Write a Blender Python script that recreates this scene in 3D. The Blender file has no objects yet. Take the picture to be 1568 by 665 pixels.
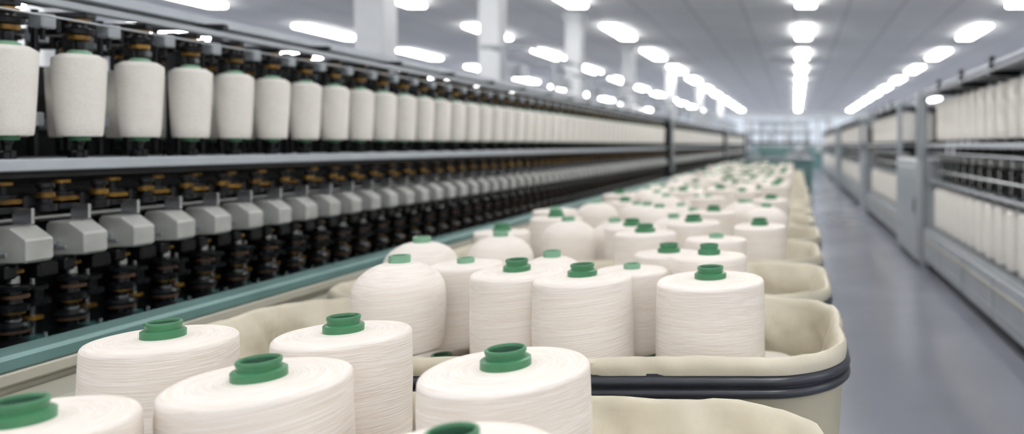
import bpy, math, random
from mathutils import Vector, noise
random.seed(7)
S=bpy.context.scene
try:
    S.view_settings.view_transform='Standard'
    S.view_settings.look='None'
except Exception as e: print(e)
H=1.25
COL=bpy.context.collection

# ---------------------------------------------------------------- materials
def mat(name,color,rough=0.5,metal=0.0,var=0.08,nscale=8,bump=0.0,bscale=60,emis=None,estr=0,coat=0,stretch=None,rvar=0.0):
    m=bpy.data.materials.new(name); m.use_nodes=True
    nt=m.node_tree; N=nt.nodes; L=nt.links
    b=N['Principled BSDF']
    b.inputs['Roughness'].default_value=rough
    b.inputs['Metallic'].default_value=metal
    b.inputs['Coat Weight'].default_value=coat
    tc=N.new('ShaderNodeTexCoord')
    src=tc.outputs['Object']
    if stretch:
        mp=N.new('ShaderNodeMapping'); mp.inputs['Scale'].default_value=stretch
        L.new(src,mp.inputs['Vector']); src=mp.outputs['Vector']
    n=N.new('ShaderNodeTexNoise'); n.inputs['Scale'].default_value=nscale; n.inputs['Detail'].default_value=4
    L.new(src,n.inputs['Vector'])
    r=N.new('ShaderNodeValToRGB')
    c=color
    r.color_ramp.elements[0].position=0.3; r.color_ramp.elements[1].position=0.7
    r.color_ramp.elements[0].color=(c[0]*(1-var),c[1]*(1-var),c[2]*(1-var),1)
    r.color_ramp.elements[1].color=(min(1,c[0]*(1+var)),min(1,c[1]*(1+var)),min(1,c[2]*(1+var)),1)
    L.new(n.outputs['Fac'],r.inputs['Fac']); L.new(r.outputs['Color'],b.inputs['Base Color'])
    if rvar>0:
        mr=N.new('ShaderNodeMapRange'); mr.inputs['To Min'].default_value=max(0.02,rough-rvar); mr.inputs['To Max'].default_value=rough+rvar
        mr.inputs['From Min'].default_value=0.3; mr.inputs['From Max'].default_value=0.7
        L.new(n.outputs['Fac'],mr.inputs['Value']); L.new(mr.outputs['Result'],b.inputs['Roughness'])
    if bump>0:
        n2=N.new('ShaderNodeTexNoise'); n2.inputs['Scale'].default_value=bscale; n2.inputs['Detail'].default_value=4
        L.new(src,n2.inputs['Vector'])
        bp=N.new('ShaderNodeBump'); bp.inputs['Strength'].default_value=bump; bp.inputs['Distance'].default_value=0.004
        L.new(n2.outputs['Fac'],bp.inputs['Height']); L.new(bp.outputs['Normal'],b.inputs['Normal'])
    if emis:
        b.inputs['Emission Color'].default_value=(*emis,1); b.inputs['Emission Strength'].default_value=estr
    return m

def yarn_mat(name,color,freq=520,strength=0.8,lo=(0.905,0.855,0.81)):
    m=bpy.data.materials.new(name); m.use_nodes=True
    nt=m.node_tree; N=nt.nodes; L=nt.links
    b=N['Principled BSDF']; b.inputs['Roughness'].default_value=0.9
    b.inputs['Specular IOR Level'].default_value=0.15
    tc=N.new('ShaderNodeTexCoord'); sp=N.new('ShaderNodeSeparateXYZ'); L.new(tc.outputs['Object'],sp.inputs[0])
    cb0=N.new('ShaderNodeCombineXYZ'); L.new(sp.outputs['X'],cb0.inputs['X']); L.new(sp.outputs['Y'],cb0.inputs['Y'])
    ln=N.new('ShaderNodeVectorMath'); ln.operation='LENGTH'; L.new(cb0.outputs[0],ln.inputs[0])
    def ma(op,a,bv,c=None):
        q=N.new('ShaderNodeMath'); q.operation=op
        for i,v in enumerate((a,bv,c)):
            if v is None: continue
            if isinstance(v,(int,float)): q.inputs[i].default_value=v
            else: L.new(v,q.inputs[i])
        return q.outputs[0]
    xs=ma('MULTIPLY',sp.outputs['X'],16.0); ys=ma('MULTIPLY',sp.outputs['Y'],30.0)
    rr=ma('MULTIPLY_ADD',ln.outputs['Value'],freq,xs)
    zz=ma('MULTIPLY_ADD',sp.outputs['Z'],freq,ys)
    cb=N.new('ShaderNodeCombineXYZ'); L.new(rr,cb.inputs['X']); L.new(zz,cb.inputs['Y']); L.new(xs,cb.inputs['Z'])
    n=N.new('ShaderNodeTexNoise'); n.inputs['Scale'].default_value=1.0; n.inputs['Detail'].default_value=3
    L.new(cb.outputs[0],n.inputs['Vector'])
    n2=N.new('ShaderNodeTexNoise'); n2.inputs['Scale'].default_value=0.12; n2.inputs['Detail'].default_value=2
    L.new(cb.outputs[0],n2.inputs['Vector'])
    mix=ma('MULTIPLY_ADD',n2.outputs['Fac'],0.25,ma('MULTIPLY',n.outputs['Fac'],0.8))
    r=N.new('ShaderNodeValToRGB'); c=color
    r.color_ramp.elements[0].position=0.36; r.color_ramp.elements[1].position=0.62
    r.color_ramp.elements[0].color=(c[0]*lo[0],c[1]*lo[1],c[2]*lo[2],1)
    r.color_ramp.elements[1].color=(*c,1)
    L.new(mix,r.inputs['Fac']); L.new(r.outputs['Color'],b.inputs['Base Color'])
    bp=N.new('ShaderNodeBump'); bp.inputs['Strength'].default_value=strength; bp.inputs['Distance'].default_value=0.0018
    L.new(mix,bp.inputs['Height']); L.new(bp.outputs['Normal'],b.inputs['Normal'])
    return m

M_yarn=yarn_mat('cream_yarn',(0.925,0.88,0.83))
M_rove=yarn_mat('white_roving',(0.84,0.82,0.78),freq=260,strength=0.5,lo=(0.93,0.9,0.87))
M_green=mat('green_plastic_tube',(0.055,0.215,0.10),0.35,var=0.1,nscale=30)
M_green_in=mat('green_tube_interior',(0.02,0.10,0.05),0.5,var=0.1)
M_green_l=mat('light_green_plastic',(0.21,0.41,0.27),0.4,var=0.1)
M_bin=mat('khaki_plastic_bin',(0.53,0.49,0.37),0.45,var=0.06,nscale=5,bump=0.1)
M_liner=mat('khaki_canvas_liner',(0.68,0.63,0.50),0.45,var=0.08,nscale=7,bump=1.0,bscale=11)
M_band=mat('dark_rubber_bumper',(0.045,0.05,0.062),0.3,var=0.15)
M_steel=mat('painted_grey_steel',(0.34,0.37,0.40),0.38,0.3,var=0.1,nscale=6)
M_rail=mat('blue_grey_rail_paint',(0.43,0.47,0.515),0.35,0.1,var=0.06,nscale=9)
M_lsteel=mat('bright_steel_rail',(0.50,0.54,0.57),0.35,0.5,var=0.08,nscale=12)
M_chrome=mat('polished_spindle_steel',(0.55,0.57,0.59),0.25,0.9,var=0.1)
M_dark=mat('black_oiled_metal',(0.012,0.013,0.015),0.28,0.4,var=0.4,nscale=20)
M_dark2=mat('dark_machine_panel',(0.016,0.018,0.021),0.5,0.2,var=0.4,nscale=9)
M_brass=mat('worn_brass',(0.20,0.11,0.02),0.35,0.6,var=0.85,nscale=17)
M_rust=mat('brown_bearing_wood',(0.06,0.03,0.015),0.45,0.1,var=0.8,nscale=15)
M_head=mat('cast_grey_head',(0.45,0.455,0.435),0.42,0.15,var=0.14,nscale=14)
M_teal=mat('teal_painted_rail',(0.16,0.29,0.28),0.35,0.1,var=0.12,nscale=5)
M_tealdk=mat('dark_teal_tray',(0.05,0.13,0.13),0.35,0.2,var=0.3,nscale=7)
M_cream=mat('cream_painted_panel',(0.48,0.465,0.39),0.45,var=0.07,nscale=4)
M_lgrey=mat('light_grey_cabinet',(0.43,0.46,0.49),0.4,0.1,var=0.06,nscale=4)
M_brown=mat('brown_grey_post',(0.20,0.17,0.135),0.5,var=0.1)
M_col=mat('white_column_paint',(0.70,0.72,0.74),0.6,var=0.05,nscale=3)
M_black=mat('castor_rubber',(0.02,0.02,0.02),0.6)

# ---------------------------------------------------------------- mesh builder
class MB:
    def __init__(s): s.v=[];s.f=[];s.m=[];s.mats=[]
    def mi(s,m):
        if m not in s.mats: s.mats.append(m)
        return s.mats.index(m)
    def box(s,x0,x1,y0,y1,z0,z1,m,ch=0.0,taper=None):
        i=s.mi(m); b=len(s.v)
        c=min(ch,abs(x1-x0)/2.01,abs(y1-y0)/2.01,abs(z1-z0)/2.01)
        if c<=0:
            s.v+=[(x0,y0,z0),(x1,y0,z0),(x1,y1,z0),(x0,y1,z0),(x0,y0,z1),(x1,y0,z1),(x1,y1,z1),(x0,y1,z1)]
            q=[(0,3,2,1),(4,5,6,7),(0,1,5,4),(1,2,6,5),(2,3,7,6),(3,0,4,7)]
        else:
            def loop(z,k):
                xa,xb,ya,yb=x0+k,x1-k,y0+k,y1-k
                return [(xa+c,ya,z),(xb-c,ya,z),(xb,ya+c,z),(xb,yb-c,z),(xb-c,yb,z),(xa+c,yb,z),(xa,yb-c,z),(xa,ya+c,z)]
            cc=c*0.98
            def inner(z):
                k=cc
                xa,xb,ya,yb=x0+k,x1-k,y0+k,y1-k
                e=c*0.02
                return [(xa+e,ya,z),(xb-e,ya,z),(xb,ya+e,z),(xb,yb-e,z),(xb-e,yb,z),(xa+e,yb,z),(xa,yb-e,z),(xa,ya+e,z)]
            for lp in (inner(z0),loop(z0+c,0),loop(z1-c,0),inner(z1)): s.v+=lp
            q=[tuple(range(7,-1,-1)),tuple(range(24,32))]
            for l in range(3):
                for k in range(8):
                    a=l*8+k;d=l*8+(k+1)%8
                    q.append((a,d,d+8,a+8))
        for t in q: s.f.append(tuple(b+k for k in t)); s.m.append(i)
    def lathe(s,prof,cx,cy,cz,seg,m,axis='z',wob=0.0,seed=0):
        b=len(s.v); n=len(prof)
        for j,p in enumerate(prof):
            r,z=p[0],p[1]
            for k in range(seg):
                a=2*math.pi*k/seg
                rr=r
                if wob and r>0.05: rr=r+wob*noise.noise(Vector((math.cos(a)*1.5+seed,math.sin(a)*1.5,z*25)))
                x,y=rr*math.cos(a),rr*math.sin(a)
                if axis=='z': s.v.append((cx+x,cy+y,cz+z))
                elif axis=='x': s.v.append((cx+z,cy+x,cz+y))
                else: s.v.append((cx+y,cy+z,cz+x))
        for j in range(n-1):
            mm=prof[j+1][2] if len(prof[j+1])>2 else m
            i=s.mi(mm)
            for k in range(seg):
                k2=(k+1)%seg
                s.f.append((b+j*seg+k,b+j*seg+k2,b+(j+1)*seg+k2,b+(j+1)*seg+k)); s.m.append(i)
        i=s.mi(m)
        for j,rev in ((0,True),(n-1,False)):
            if prof[j][0]>1e-6:
                loop=[b+j*seg+k for k in range(seg)]
                if rev: loop=loop[::-1]
                s.f.append(tuple(loop)); s.m.append(s.mi(prof[j][2]) if len(prof[j])>2 else i)
    def rod(s,p0,p1,r,m,seg=10):
        p0=Vector(p0);p1=Vector(p1);d=(p1-p0).normalized()
        u=d.orthogonal().normalized();w=d.cross(u)
        b=len(s.v);i=s.mi(m)
        for p in (p0,p1):
            for k in range(seg):
                a=2*math.pi*k/seg
                s.v.append(tuple(p+u*r*math.cos(a)+w*r*math.sin(a)))
        for k in range(seg):
            k2=(k+1)%seg
            s.f.append((b+k,b+k2,b+seg+k2,b+seg+k));s.m.append(i)
        s.f.append(tuple(b+k for k in range(seg-1,-1,-1)));s.m.append(i)
        s.f.append(tuple(b+seg+k for k in range(seg)));s.m.append(i)
    def loops(s,lps,m,mats=None,cap_last=False,cap_first=False):
        b=len(s.v);n=len(lps[0])
        for l in lps: s.v+=l
        for j in range(len(lps)-1):
            i=s.mi(mats[j] if mats else m)
            for k in range(n):
                k2=(k+1)%n
                s.f.append((b+j*n+k,b+j*n+k2,b+(j+1)*n+k2,b+(j+1)*n+k));s.m.append(i)
        if cap_last:
            s.f.append(tuple(b+(len(lps)-1)*n+k for k in range(n)));s.m.append(s.mi(mats[-1] if mats else m))
        if cap_first:
            s.f.append(tuple(b+k for k in range(n-1,-1,-1)));s.m.append(s.mi(mats[0] if mats else m))
    def mesh(s,name,smooth=True,ang=32):
        me=bpy.data.meshes.new(name); me.from_pydata(s.v,[],s.f)
        for m in s.mats: me.materials.append(m)
        me.polygons.foreach_set('material_index',s.m)
        if smooth:
            me.polygons.foreach_set('use_smooth',[True]*len(me.polygons))
            me.set_sharp_from_angle(angle=math.radians(ang))
        me.update(); return me
    def obj(s,name,parent=None,loc=(0,0,0),**k):
        return link(name,s.mesh(name,**k),parent,loc)
def link(name,me,parent=None,loc=(0,0,0)):
    o=bpy.data.objects.new(name,me); o.location=loc; COL.objects.link(o)
    if parent: o.parent=parent
    return o
def empty(name,loc=(0,0,0)):
    e=bpy.data.objects.new(name,None); e.empty_display_size=0.2; e.location=loc; COL.objects.link(e); return e
def array(o,n,dy):
    a=o.modifiers.new('row','ARRAY'); a.count=n; a.use_relative_offset=False; a.use_constant_offset=True
    a.constant_offset_displace=(0,dy,0); return o

# ---------------------------------------------------------------- room shell
X0,X1,Y0,Y1,ZC=-26.0,16.0,-12.0,66.0,4.25
def epoxy():
    return mat('blue_grey_epoxy_floor',(0.30,0.315,0.375),0.19,var=0.09,nscale=0.9,rvar=0.07,bump=0.06,bscale=3)
def ceilmat():
    m=bpy.data.materials.new('grey_ceiling_panels'); m.use_nodes=True
    nt=m.node_tree;N=nt.nodes;L=nt.links;b=N['Principled BSDF'];b.inputs['Roughness'].default_value=0.7
    tc=N.new('ShaderNodeTexCoord'); br=N.new('ShaderNodeTexBrick'); br.offset=0
    br.inputs['Scale'].default_value=1; br.inputs['Brick Width'].default_value=1.15; br.inputs['Row Height'].default_value=2.4
    br.inputs['Mortar Size'].default_value=0.022
    br.inputs['Color1'].default_value=(0.83,0.84,0.85,1);br.inputs['Color2'].default_value=(0.78,0.79,0.80,1);br.inputs['Mortar'].default_value=(0.52,0.54,0.56,1)
    L.new(tc.outputs['Object'],br.inputs['Vector']); L.new(br.outputs['Color'],b.inputs['Base Color'])
    return m
M_wall=mat('pale_painted_wall',(0.78,0.80,0.83),0.6,var=0.04,nscale=1.2)
b=MB();b.box(X0,X1,Y0,Y1,-0.2,0,epoxy());b.obj('floor',smooth=False)
b=MB();b.box(X0,X1,Y0,Y1,ZC,ZC+0.2,ceilmat());b.obj('ceiling',smooth=False)
for nm,a in (('wall_left',(X0-0.2,X0,Y0,Y1)),('wall_right',(X1,X1+0.2,Y0,Y1)),('wall_back',(X0,X1,Y0-0.2,Y0)),('wall_front',(X0,X1,Y1,Y1+0.2))):
    b=MB();b.box(*a,0,ZC,M_wall);b.obj(nm,smooth=False)
M_glass=mat('frosted_window_glass',(0.74,0.81,0.88),0.3,var=0.03,emis=(0.85,0.93,1.0),estr=0.15)
for i,x in enumerate((-13.2,-9.6,-6,-2.4,1.2,4.8,8.4)):
    b=MB(); b.box(x-1.5,x+1.5,Y1-0.06,Y1-0.02,1.3,3.7,M_glass)
    for xx in (x-1.55,x-0.53,x+0.47,x+1.49): b.box(xx,xx+0.07,Y1-0.1,Y1-0.001,1.24,3.76,M_col,0.005)
    for zz in (1.24,2.5,3.7): b.box(x-1.55,x+1.56,Y1-0.09,Y1-0.001,zz,zz+0.07,M_col,0.005)
    b.obj('window_%d'%(i+1),smooth=False)

# ceiling lamps
M_lamp=mat('lamp_diffuser',(0.9,0.9,0.9),0.5,var=0.0,emis=(1.0,0.98,0.945),estr=20.5)
lb=MB()
lb.box(-0.22,0.22,-1.12,1.12,-0.03,0.0,M_lsteel,0.005)
lb.box(-0.20,0.20,-1.10,1.10,-0.095,-0.028,M_lamp,0.02)
lm=lb.mesh('ceiling_lamp',smooth=False)
lx=[-20.4,-16.3,-12.2,-8.0,-4.6,0.22,4.65,9.0,13.2]
for X in lx:
    for k in range(-6,10):
        y=19.6+4.83*k
        if Y0+1.5<y<Y1-1.5: link('ceiling_lamp',lm,None,(X,y,ZC-0.001))

# columns
cb=MB()
cb.box(-0.17,0.17,-0.17,0.17,0,ZC,M_col,0.02)
cb.box(-0.22,0.22,-0.22,0.22,0,0.25,M_lgrey,0.02)
cb.box(-0.22,0.22,-0.22,0.22,ZC-0.2,ZC,M_col,0.02)
cm=cb.mesh('column',smooth=False)
for (x,y) in ((-5.0,8.95),(-5.0,12.4),(-5.0,17.0),(-5.0,22.5),(-5.0,30),(-5,39),(-5,50),(-12.0,12),(-12.0,21),(-12.0,30),(-12.0,42),(-16.5,16),(-16.5,28),(-16.5,42),(7.2,20),(7.2,30),(7.2,44)):
    link('column',cm,None,(x,y,0))

# ---------------------------------------------------------------- yarn cones
def cone_prof(R,h,dome=False,pale=False):
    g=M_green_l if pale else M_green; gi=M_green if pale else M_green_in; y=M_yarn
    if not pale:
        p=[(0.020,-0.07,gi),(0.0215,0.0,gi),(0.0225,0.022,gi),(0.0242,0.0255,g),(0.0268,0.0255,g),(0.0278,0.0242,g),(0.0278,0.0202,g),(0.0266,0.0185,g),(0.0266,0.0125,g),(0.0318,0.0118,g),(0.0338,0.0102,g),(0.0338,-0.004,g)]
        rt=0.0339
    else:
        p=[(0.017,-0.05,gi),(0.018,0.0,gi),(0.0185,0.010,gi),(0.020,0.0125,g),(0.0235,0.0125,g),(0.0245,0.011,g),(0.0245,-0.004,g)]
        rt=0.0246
    if not dome:
        p+=[(rt,-0.0005,y)]
        for t in (0.45,0.6,0.75,0.88): p.append((R*t,-0.0005-0.004*(t-0.3),y))
        rc=0.009
        for a in (0,20,40,60,80,90):
            a=math.radians(a); p.append((R*0.985-rc+rc*math.sin(a),-0.003-rc+rc*math.cos(a),y))
        for t in range(1,9):
            q=t/8; p.append((R*(0.985+0.020*q**0.8-0.005*q*q),-0.014-(h-0.03)*q,y))
        p+=[(R*0.985,-h+0.006,y),(R*0.95,-h,y),(0.03,-h,y)]
    else:
        z0=-0.002
        for a in range(14,91,7):
            a=math.radians(a)
            p.append((max(rt,R*math.sin(a)**0.9),z0-0.075*(1-math.cos(a)**1.0) ,y))
        for t in range(1,6): p.append((R*(1-0.03*(t/5)**2),z0-0.075-(h-0.09)*t/5,y))
        p+=[(R*0.93,-h,y),(0.03,-h,y)]
    return p
def cone_mesh(name,R,h,dome=False,seg=96,seed=0,pale=False):
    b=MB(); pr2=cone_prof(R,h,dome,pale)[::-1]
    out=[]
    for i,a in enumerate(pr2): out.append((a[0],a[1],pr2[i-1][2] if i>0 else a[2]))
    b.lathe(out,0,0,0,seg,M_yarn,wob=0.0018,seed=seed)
    return b.mesh(name,ang=40)
cone_main=cone_mesh('yarn_cone',0.115,0.20,seed=1)
cone_back=cone_mesh('yarn_cone_pale',0.106,0.20,seed=8,pale=True)
variants=[cone_mesh('yarn_cone_a',0.106,0.20,seg=48,seed=2),cone_mesh('yarn_cone_b',0.104,0.195,seg=48,seed=5),cone_mesh('yarn_cone_c',0.105,0.2,seg=48,seed=6,pale=True)]
dvars=[cone_mesh('yarn_cone_dome',0.104,0.20,True,seg=64,seed=3,pale=True)]
def put(name,me,x,y,ztop,r=None,base=0.115,parent=None,h=None):
    o=link(name,me,parent,(x,y,ztop))
    s=(r/base) if r else 1
    o.scale=(s,s,h if h else 1); o.rotation_euler=(random.uniform(-.02,.02),random.uniform(-.02,.02),random.uniform(0,6.28))
    return o
Z=lambda Y:H+Y
hero=[(-1.09,1.295,-.330,.108),(-.753,1.055,-.326,.115),(-.773,1.285,-.318,.106),(-.424,1.10,-.323,.120),(-.92,.89,-.327,.112),(-.366,.80,-.330,.114),
      (-.19,1.68,-.297,.121),(-.472,1.665,-.289,.108),(-.645,1.74,-.290,.103)]
for x,y,Y,r in hero: put('yarn_cone',cone_main,x,y,Z(Y),r)
put('yarn_cone',cone_main,-.222,1.93,Z(-.28),.098)
put('yarn_cone',cone_back,-.408,1.875,Z(-.308),.090,base=.106)
put('yarn_cone',cone_back,-.847,1.93,Z(-.302),.090,base=.106)
put('yarn_cone',dvars[0],-.917,1.74,Z(-.268),.098,base=.104)
put('yarn_cone',dvars[0],-.629,1.94,Z(-.285),.092,base=.104)

# ---------------------------------------------------------------- bins
def rrect(x0,x1,y0,y1,rad,z,off=0.0,nc=14,ns=(100,36),wr=0.0,seed=0,wz=0.0):
    x0-=off;x1+=off;y0-=off;y1+=off;rad=max(0.02,rad+off)
    pts=[]
    cs=[(x1-rad,y0+rad,-90),(x1-rad,y1-rad,0),(x0+rad,y1-rad,90),(x0+rad,y0+rad,180)]
    for ci,(cx,cy,a0) in enumerate(cs):
        for k in range(nc+1):
            a=math.radians(a0+90*k/nc); pts.append((cx+rad*math.cos(a),cy+rad*math.sin(a),math.cos(a),math.sin(a)))
        nx=cs[(ci+1)%4]
        p=pts[-1]; an=math.radians(nx[2]); q=(nx[0]+rad*math.cos(an),nx[1]+rad*math.sin(an))
        n=ns[1] if ci%2==0 else ns[0]
        for k in range(1,n): pts.append((p[0]+(q[0]-p[0])*k/n,p[1]+(q[1]-p[1])*k/n,p[2],p[3]))
    out=[]
    for (x,y,nx_,ny_) in pts:
        d=0;dz=0
        if wr:
            v1=noise.noise(Vector((x*8+seed,y*8,z*7)))
            v2=1-2*abs(noise.noise(Vector((x*13+seed+z*9,y*13+z*7,z*5))))*1.6
            d=wr*(v1+0.55*v2-.25)
            lim=max(.002,-off-.012)   # keep the cloth inside the shell
            if off<0: d=min(d,lim*.7)
            dz=wz*(noise.noise(Vector((x*11+seed,y*11,3.3)))+.6*noise.noise(Vector((x*30+seed,y*30,5.3))))
        out.append((x+nx_*d,y+ny_*d,z+dz))
    return out
def make_bin(x0,x1,y0,y1,seed,RZ,R=0.16,rot=0.0):
    b=MB(); mx,my=(x0+x1)/2,(y0+y1)/2
    x0-=mx;x1-=mx;y0-=my;y1-=my
    rr=lambda off,z,wr=0,wz=0: rrect(x0,x1,y0,y1,R,z,off,wr=wr,wz=wz,seed=seed)
    b.loops([rr(-.055,.14),rr(-.045,.13),rr(-.04,.15),rr(-.010,RZ-.12),rr(-.004,RZ-.075)],M_bin,cap_first=True)
    def ridge(zc,r,o):
        L=[]
        for a in range(-90,91,30):
            a=math.radians(a); L.append(rr(o+r*math.cos(a),zc+r*math.sin(a)))
        b.loops(L,M_band)
    b.loops([rr(-.006,RZ-.080),rr(0,RZ-.080),rr(0,RZ-.030),rr(-.006,RZ-.030)],M_band)
    ridge(RZ-.069,.010,0.0); ridge(RZ-.046,.010,0.0)
    b.loops([rr(-.006,RZ-.036),rr(.001,RZ-.034,.003),rr(.004,RZ-.020,.006,.001),rr(.002,RZ-.006,.005,.003),rr(-.004,RZ+.001,.004,.005),
             rr(-.010,RZ+.000,.004,.005),rr(-.015,RZ-.007,.005,.004),rr(-.020,RZ-.020,.008,.002),rr(-.026,RZ-.04,.014),rr(-.031,RZ-.06,.020),rr(-.034,RZ-.085,.024),rr(-.037,RZ-.11,.025),rr(-.040,RZ-.14,.025),rr(-.044,RZ-.17,.022),rr(-.047,RZ-.21,.016),rr(-.055,RZ-.26,.008),rr(-.07,RZ-.312,.0)],
             M_liner,cap_last=True)
    for cx in (x0+.2,x1-.2):
        for cy in (y0+.16,y1-.16):
            b.box(cx-.03,cx+.03,cy-.03,cy+.03,.085,.14,M_lsteel,.004)
            b.lathe([(.02,-.016),(.048,-.014),(.05,0),(.048,.014),(.02,.016)],cx,cy,.05,20,M_black,axis='x')
            b.box(cx-.026,cx-.019,cy-.02,cy+.02,.04,.1,M_lsteel); b.box(cx+.019,cx+.026,cy-.02,cy+.02,.04,.1,M_lsteel)
    o=b.obj('yarn_cone_bin',ang=50,loc=(mx,my,0)); o.rotation_euler=(0,0,rot); return o
pit=.625; XL=-1.38
nb=19
for i in range(nb):
    if i==0:
        y0,y1,x1=.60,1.410,.045; RZ=Z(-.466); make_bin(XL+.02,x1,y0,y1,0,RZ,.22,math.radians(-3.6))
    else:
        RZ=Z(-.420)
        y0=1.475+(i-1)*pit; y1=y0+.585; x1=.11+random.uniform(-.012,.012)*(i>1)
        make_bin(XL,x1,y0,y1,i*3.7,RZ,.16)
    p=empty('yarn_cone_pile',( -.6,(y0+y1)/2,.48))
    def child(nm,me,x,y,z,**k):
        return put(nm,me,x+.6,y-(y0+y1)/2,z-.48,parent=p,**k)
    ny=3 if i==0 else 2
    for a in range(ny):
        for c in range(5):
            x=x1-.21-c*.262+random.uniform(-.01,.01); y=y0+.17+a*(.235 if i==0 else .25)+random.uniform(-.01,.01)
            child('lower_cone',variants[2],x,y,Z(-.535)-random.uniform(0,.006))
    if i>=2:
        for a in range(2):
            for c in range(5 if a%2==0 else 4):
                x=-.14-.245*c-(.122 if a%2 else 0)+random.uniform(-.008,.008); y=y0+.165+a*.255+random.uniform(-.012,.012)
                if random.random()<0.13: continue
                zt=Z(-.285-random.uniform(0,.05))
                dm=random.random()<(.6 if x<-.55 else .08)
                child('upper_cone',dvars[0] if dm else random.choice(variants),x,y,zt)

# ---------------------------------------------------------------- left spinning machine
def roving_unit():
    b=MB()
    r=.0585
    y=M_rove
    b.lathe([(.022,.250,M_green_l),(.026,.252,M_green_l),(.026,.260,M_green_l),(.018,.264,M_green_l)],0,0,1.25,24,M_green_l)
    b.lathe([(.02,.024),(r*.80,.024),(r*.845,.029),(r*.87,.05),(r*.92,.11),(r*.97,.18),(r,.232),(r*.985,.240),(r*.70,.252),(.02,.253)],0,0,1.25,36,y)
    b.lathe([(.012,.012,M_green),(.023,.013,M_green),(.024,.024,M_green)],0,0,1.25,24,M_green)
    return b
def hang_unit():
    b=MB()
    b.lathe([(.016,-.035),(.016,-.02),(.008,-.015),(.008,.0),(.012,.005),(.012,.014)],0,0,1.25,14,M_dark)
    b.box(-.03,.02,-.006,.006,1.212,1.236,M_dark,.002)
    b.lathe([(.010,.262),(.012,.272),(.012,.288),(.022,.291)],0,0,1.25,18,M_dark)
    b.lathe([(.018,.290),(.025,.293),(.025,.305),(.016,.309)],0,0,1.25,18,M_brass)
    b.lathe([(.017,.306),(.032,.309),(.034,.322),(.018,.328),(.012,.349)],0,0,1.25,18,M_dark)
    b.lathe([(.014,.338),(.024,.340),(.024,.350),(.012,.352)],0,0,1.25,16,M_brass)
    b.box(-.18,.03,-.010,.010,1.602,1.620,M_dark,.003)
    b.box(-.12,-.03,-.028,.03,1.555,1.60,M_dark,.006)
    b.box(-.10,-.07,.05,.085,1.52,1.60,M_dark2,.004)
    b.box(-.02,.02,.07,.11,1.56,1.60,M_steel,.004)
    b.rod((0,.09,1.57),(0,.09,1.53),.006,M_dark,8)
    b.rod((-.04,.05,1.63),(-.04,.05,1.50),.004,M_chrome,8)
    b.rod((-.075,-.05,1.62),(-.075,-.05,1.22),.008,M_dark,8)
    b.rod((-.11,.08,1.62),(-.11,.08,1.22),.010,M_dark,8)
    b.box(-.09,-.05,-.07,-.045,1.30,1.34,M_steel,.004)
    return b
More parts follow.
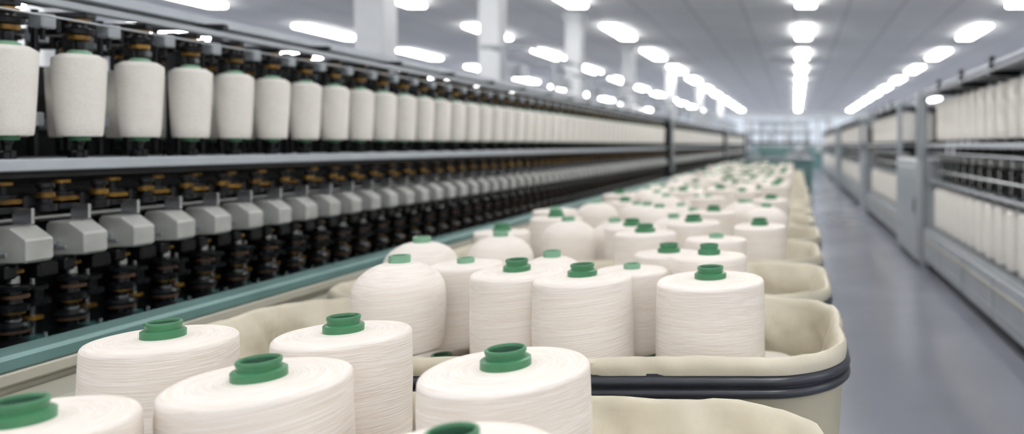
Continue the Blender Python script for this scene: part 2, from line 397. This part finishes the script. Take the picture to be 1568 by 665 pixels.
def lower_unit(v=0):
    b=MB()
    w=.035
    prof=[(-.055,.960),(-.055,1.040),(-.048,1.046),(.006,1.044),(.044,1.016),(.047,1.010),(.047,.962),(.042,.956),(-.048,.952)]
    L=[[(x*.97,-w,1.0+(z-1.0)*.93) for x,z in prof],[(x,-w+.004,z) for x,z in prof],[(x,w-.004,z) for x,z in prof],[(x*.97,w,1.0+(z-1.0)*.93) for x,z in prof]]
    b.loops(L,M_head,cap_first=True,cap_last=True)
    b.box(-.03,.0,-w-.002,w+.002,.970,.982,M_steel,.002)
    b.lathe([(.018,-.11),(.018,-.08),(.024,-.078),(.024,-.068),(.016,-.066),(.016,-.05)],0,0,1.0,16,M_chrome,axis='x')
    b.rod((-.09,-.075,1.055),(-.09,.075,1.055),.013,M_chrome,12)
    b.rod((-.03,-.075,.99),(-.03,.075,.99),.011,M_chrome,10)
    b.lathe([(.018,0),(.036,.004),(.036,.018),(.02,.022),(.02,.034),(.030,.036),(.030,.048),(.012,.052),(.012,.075)],-.05,0,1.075,20,M_dark)
    b.lathe([(.031,0),(.038,.002),(.038,.012),(.031,.014)],-.05,0,1.099,20,M_brass)
    b.lathe([(.012,0),(.021,.002),(.021,.010),(.012,.012)],-.05,0,1.145,16,M_brass)
    b.box(-.12,-.02,.03,.06,1.06,1.12,M_dark,.006)
    b.lathe([(.008,0),(.024,.003),(.024,.02),(.014,.024),(.014,.06),(.02,.064),(.02,.075),(.008,.078)],-.01,.07,1.075,16,M_dark)
    b.lathe([(.008,0),(.020,.003),(.020,.016),(.008,.018)],-.01,.07,1.11,16,M_brass)
    b.box(-.14,-.055,-.012,.012,1.09,1.105,M_dark,.003)
    b.box(-.02,.03,-.004,.004,1.05,1.09,M_chrome,.001)
    x=-.02
    b.lathe([(.010,0),(.010,.02),(.026,.024),(.030,.036),(.022,.042),(.014,.046),(.014,.066),(.034,.070),(.037,.080),(.030,.088),(.014,.092),(.014,.112),(.030,.116),(.031,.130),(.018,.136),(.010,.20),(.010,.235)],x,0,.715,20,M_dark)
    b.lathe([(.015,0),(.033,.003),(.033,.010),(.015,.012)],x,0,.774,20,M_rust)
    b.lathe([(.012,0),(.022,.002),(.022,.012),(.012,.014)],x,0,.822,20,M_brass)
    b.lathe([(.012,0),(.034,.002),(.036,.010),(.028,.016),(.012,.018)],x,0,.880,20,M_dark)
    b.lathe([(.012,0),(.027,.002),(.027,.010),(.012,.012)],x+.005,0,.862,20,M_rust)
    b.lathe([(.012,0),(.020,.002),(.020,.010),(.012,.012)],x,0,.925,20,M_brass)
    b.lathe([(.0105,0),(.0125,.001),(.0125,.018),(.0105,.02)],x,0,.90,16,M_chrome)
    b.lathe([(.0105,0),(.0155,.001),(.0155,.010),(.0105,.012)],x,0,.80,16,M_chrome)
    b.box(x-.03,x+.03,-.045,-.015,.915,.95,M_dark,.006)
    b.lathe([(.007,0),(.007,.03),(.004,.034),(.004,.055)],x+.05,.03,.716,10,M_chrome)
    b.box(x+.035,x+.065,.015,.045,.714,.722,M_steel,.003)
    b.box(x-.12,x,-.010,.010,.845,.860,M_dark,.003)
    b.box(x-.14,x-.06,-.05,-.03,.73,1.12,M_dark2,.004)
    b.box(x-.10,x-.08,.02,.06,.90,1.0,M_steel,.004)
    b.box(x-.03,x+.02,.045,.10,.905,.945,M_dark,.006)
    b.lathe([(.008,0),(.022,.003),(.022,.012),(.008,.014)],x-.03,.076,.79,16,M_brass)
    b.lathe([(.008,0),(.030,.003),(.030,.016),(.016,.02),(.016,.04),(.026,.042),(.026,.052),(.008,.055)],x-.02,.076,.83,16,M_dark)
    b.lathe([(.008,0),(.02,.003),(.02,.02),(.008,.02)],x-.03,.076,.73,16,M_tealdk)
    b.lathe([(.006,0),(.006,.24)],x-.03,.076,.72,10,M_chrome)
    return b
rov_me=roving_unit().mesh('roving_bobbin'); hang_me=hang_unit().mesh('bobbin_hanger'); low_me=lower_unit().mesh('spindle_station',ang=24)
def spinning_machine(xo,y0,n,post_end=True,lower=True):
    e=empty('spinning_machine',(xo,y0,0))
    p=.193; Lg=n*p
    bx=-2.0
    for nm,me in (('roving_bobbins',rov_me),('bobbin_hangers',hang_me)):
        o=link(nm,me,e,(bx,0.01,0)); array(o,n,p)
        o=link(nm+'_rear',me,e,(bx-.30,0.10,0)); array(o,n,p)
    n2=int(Lg/.152)
    if lower: array(link('spindle_stations',low_me,e,(-1.95,0.05,0)),n2,.152)
    b=MB(); a0,a1=-.12,Lg+.06
    b.box(-2.01,-1.952,a0,a1,1.182,1.214,M_rail,.004)
    b.box(-2.33,-2.27,a0,a1,1.185,1.213,M_steel,.004)
    b.box(-2.3,-1.99,a0,a1,1.165,1.186,M_dark2)
    b.box(-1.995,-1.965,a0,a1,1.618,1.640,M_steel,.004)
    b.box(-2.13,-2.08,a0,a1,1.672,1.708,M_rail,.005)
    b.box(-2.36,-2.32,a0,a1,1.618,1.640,M_steel,.004)
    b.rod((-2.22,a0,1.70),(-2.22,a1,1.70),.010,M_dark,10)
    b.box(-2.56,-2.53,a0,a1,1.60,1.63,M_steel,.004)
    b.box(-2.48,-2.43,a0,a1,1.74,1.77,M_rail,.005)
    b.rod((-1.94,a0,1.585),(-1.94,a1,1.585),.003,M_steel,8)
    k=0
    while a0+.05+k*.58<a1:
        y=a0+.05+k*.58
        b.box(-2.56,-1.97,y-.012,y+.012,1.645,1.668,M_dark,.003)
        b.box(-2.47,-2.43,y-.015,y+.015,.72,1.745,M_dark,.004)
        b.box(-2.14,-2.07,y+.05,y+.12,1.64,1.672,M_dark,.004)
        b.box(-2.17,-2.14,y-.015,y+.015,.72,1.64,M_dark2,.004)
        k+=1
    b.box(-2.62,-2.58,a0,a1,.70,1.52,M_dark2,.005)
    b.box(-2.585,-2.56,a0,a1,1.30,1.34,M_steel,.004)
    b.box(-2.14,-2.11,a0,a1,.72,1.17,M_dark2,.004)
    b.box(-2.60,-1.66,a0,a1,.665,.715,M_tealdk,.005)
    b.box(-1.66,-1.575,a0,a1,.79,.826,M_teal,.008)
    b.box(-1.662,-1.640,a0,a1,.69,.80,M_tealdk,.003)
    b.box(-1.60,-1.575,a0,a1,.765,.792,M_cream,.004)
    b.box(-1.64,-1.60,a0,a1,.10,.792,M_cream,.005)
    b.box(-1.60,-1.47,a0,a1,.715,.745,M_cream,.008)
    b.box(-2.60,-1.66,a0,a1,.10,.66,M_lgrey,.01)
    b.box(-2.5,-1.75,a0,a1,0,.10,M_dark2,.005)
    for yy in ([a1] if post_end else []):
        b.box(-2.62,-1.62,yy,yy+.10,0,.83,M_dark2,.01)
        b.box(-2.10,-1.90,yy,yy+.10,.83,1.66,M_dark2,.012)
        b.box(-2.58,-2.42,yy,yy+.10,.83,1.66,M_dark2,.012)
        b.box(-1.90,-1.86,yy+.01,yy+.09,.83,1.60,M_steel,.008)
        b.box(-2.60,-1.88,yy,yy+.10,1.60,1.70,M_steel,.012)
    b.box(-2.60,-1.62,a0-.06,a0,0,.80,M_steel,.01)
    b.box(-2.58,-1.96,a0-.05,a0,.80,1.64,M_dark2,.01)
    b.obj('frame',e,smooth=False)
    return e
spinning_machine(0,.93,54)
spinning_machine(0,11.9,44)
spinning_machine(0,21.0,40)
spinning_machine(-5.6,3.0,70)
spinning_machine(-5.6,17.5,70)
spinning_machine(-9.6,5.0,90)

# standing creel frame in the alley behind the machine
def creel_frame(x,y0,y1,zt,step):
    b=MB(); y=y0
    while y<=y1:
        b.box(x-.03,x+.03,y-.03,y+.03,0,zt,M_lgrey,.006); b.box(x-.07,x+.07,y-.07,y+.07,0,.02,M_steel,.004)
        b.box(x-.28,x+.28,y-.015,y+.015,zt-.05,zt,M_steel,.004)
        b.box(x-.2,x+.2,y-.015,y+.015,zt-.5,zt-.46,M_steel,.004)
        b.box(x-.05,x+.12,y+.25,y+.5,zt-.36,zt-.2,M_lgrey,.01)
        y+=step
    for dx,dz,r in ((-.25,0,.014),(.25,0,.014),(0,-.48,.02),(0.17,-.46,.012)): b.rod((x+dx,y0,zt+dz-.01),(x+dx,y1,zt+dz-.01),r,M_steel,10)
    b.obj('creel_frame')
creel_frame(-3.5,9,45,2.45,1.9)
creel_frame(3.4,22,58,2.6,2.2)

# ---------------------------------------------------------------- right winding machines
def big_bobbin():
    b=MB(); r=.09
    b.lathe([(.02,0),(r*.90,.0),(r*.95,.01),(r,.08),(r,.33),(r*.95,.36),(r*.80,.372),(.02,.374)],0,0,0,28,M_rove)
    b.lathe([(.012,-.03),(.025,-.025),(.025,0)],0,0,0,14,M_dark)
    b.lathe([(.024,.374),(.024,.392),(.012,.398),(.010,.43)],0,0,0,14,M_steel)
    return b
bigme=big_bobbin().mesh('large_bobbin')
def rmid():
    b=MB()
    b.lathe([(.012,0),(.03,.01),(.03,.04),(.014,.05),(.014,.12),(.034,.13),(.034,.15),(.012,.16),(.012,.36)],0,0,.90,16,M_dark)
    b.box(-.06,.02,-.03,.03,1.10,1.15,M_head,.006)
    b.box(-.01,.12,-.01,.01,1.03,1.05,M_dark,.003)
    b.rod((-.05,.05,.92),(-.05,.05,1.08),.006,M_chrome,8)
    b.lathe([(.01,0),(.022,.003),(.022,.018),(.01,.02)],0,.1,.98,14,M_brass)
    b.lathe([(.007,0),(.007,.34)],0,.1,.90,10,M_dark)
    return b
rmidme=rmid().mesh('winding_unit')
def winding_machine(y0,y1,cabinet=None,xo=0):
    e=empty('winding_machine',(xo,y0,0)); Lg=y1-y0; p=.27; n=int((Lg-.2)/p)
    array(link('upper_bobbins',bigme,e,(1.44,.18,1.295)),n,p)
    array(link('upper_bobbins_rear',bigme,e,(1.72,.30,1.295)),n,p)
    array(link('lower_bobbins',bigme,e,(1.42,.18,.46)),n,p)
    array(link('winding_units',rmidme,e,(1.43,.18,0)),n,p)
    b=MB()
    b.box(1.29,1.34,0,Lg,.10,.40,M_lgrey,.008)
    b.box(1.285,1.30,0,Lg,.30,.325,M_cream,.003)
    b.box(1.285,1.30,0,Lg,.16,.175,M_steel,.003)
    b.box(1.36,2.0,0,Lg,0,.10,M_dark2,.005)
    b.box(1.30,2.0,0,Lg,.39,.425,M_steel,.006)
    b.box(1.53,1.56,0,Lg,.425,.90,M_lgrey,.005)
    b.box(1.34,1.56,0,Lg,.875,.90,M_steel,.005)
    b.box(1.60,1.64,0,Lg,.90,1.25,M_dark2,.005)
    b.box(1.31,1.35,0,Lg,1.225,1.262,M_rail,.005)
    b.box(1.35,1.80,0,Lg,1.235,1.255,M_steel,.003)
    b.box(1.84,1.88,0,Lg,.42,1.70,M_dark2,.005)
    b.rod((1.34,0,1.17),(1.34,Lg,1.17),.010,M_chrome,10)
    b.rod((1.36,0,1.00),(1.36,Lg,1.00),.008,M_chrome,10)
    b.box(1.28,1.32,0,Lg,1.765,1.795,M_rail,.008)
    b.box(1.30,1.90,0,Lg,1.735,1.757,M_steel,.004)
    b.rod((1.26,0,1.73),(1.26,Lg,1.73),.010,M_steel,10)
    y=.6
    while y<Lg:
        b.box(1.26,1.30,y-.02,y+.02,1.70,1.83,M_dark,.004); b.box(1.3,1.88,y-.012,y+.012,1.70,1.737,M_dark,.003)
        b.box(1.284,1.292,y-.005,y+.005,.11,.39,M_steel,.001)
        y+=.9
    b.box(1.27,1.92,-.06,.0,0,1.10,M_lgrey,.01); b.box(1.27,1.33,-.06,.0,1.10,1.79,M_steel,.008)
    b.box(1.27,1.33,Lg,Lg+.08,0,1.79,M_steel,.01); b.box(1.33,1.92,Lg+.01,Lg+.07,0,1.10,M_lgrey,.01)
    b.box(1.84,1.92,Lg+.01,Lg+.07,1.10,1.76,M_dark2,.01)
    if cabinet:
        c=cabinet
        b.box(1.245,1.9,Lg+.10,Lg+c,.05,1.10,M_lgrey,.02)
        b.box(1.235,1.25,Lg+.18,Lg+c-.08,.14,1.02,M_rail,.006)
        b.box(1.222,1.238,Lg+.22,Lg+.25,.55,.70,M_dark,.004)
        b.box(1.3,1.88,Lg+.15,Lg+c-.05,0,.05,M_dark2)
        b.box(1.24,1.30,Lg+.09,Lg+.17,1.10,1.82,M_steel,.01)
        b.rod((1.28,Lg+.1,1.76),(1.28,Lg+c,1.76),.015,M_steel,10)
    b.obj('frame',e,smooth=False)
winding_machine(1.6,7.55,1.7)
winding_machine(9.4,13.6)
winding_machine(14.9,22.0,1.2)
winding_machine(23.6,36.0)
winding_machine(4.0,21.0,None,4.2)
b=MB(); b.box(1.33,1.60,0,.24,0,1.66,M_brown,.015); b.box(1.31,1.62,-.02,.26,0,.12,M_dark2,.01); b.box(1.32,1.61,-.01,.25,1.56,1.68,M_lgrey,.01); b.obj('service_post',loc=(0,13.92,0),smooth=False)

def far_machine(x,y,tall=1.6):
    b=MB()
    b.box(-.9,.9,-.5,.5,0,.85,M_teal,.03); b.box(-.95,.95,-.55,.55,.85,.92,M_lgrey,.02)
    for xx in (-.8,-.25,.3,.8): b.box(xx-.03,xx+.03,-.03,.03,.92,tall,M_steel,.008)
    b.box(-.9,.9,-.06,.06,tall-.05,tall+.05,M_rail,.01); b.box(-.5,.2,-.3,.3,.92,1.2,M_teal,.02)
    b.box(-.9,.9,-.04,.04,1.3,1.34,M_dark2,.01)
    b.lathe([(.1,0),(.16,.02),(.16,.25),(.1,.27)],.55,-.2,.92,20,M_lgrey)
    b.obj('carding_machine',loc=(x,y,0),smooth=False)
far_machine(-.45,20.5); far_machine(-.45,27,2.0); far_machine(.9,40,2.6); far_machine(-1.4,38,2.4); far_machine(0,50,2.8); far_machine(-2.6,50,2.8)

# ---------------------------------------------------------------- camera
cd=bpy.data.cameras.new('camera'); cam=bpy.data.objects.new('camera',cd); COL.objects.link(cam)
cam.location=(0,0,H); cam.rotation_euler=(math.radians(90),0,0)
cd.sensor_width=36; cd.lens=36*1150/1568
cd.shift_x=-434/1568; cd.shift_y=-110.5/1568
cd.clip_start=.02; cd.clip_end=200
cd.dof.use_dof=True; cd.dof.focus_distance=1.33; cd.dof.aperture_fstop=1.9
S.camera=cam
w=bpy.data.worlds.new('world'); S.world=w; w.use_nodes=True
w.node_tree.nodes['Background'].inputs[0].default_value=(.8,.9,1,1); w.node_tree.nodes['Background'].inputs[1].default_value=.5
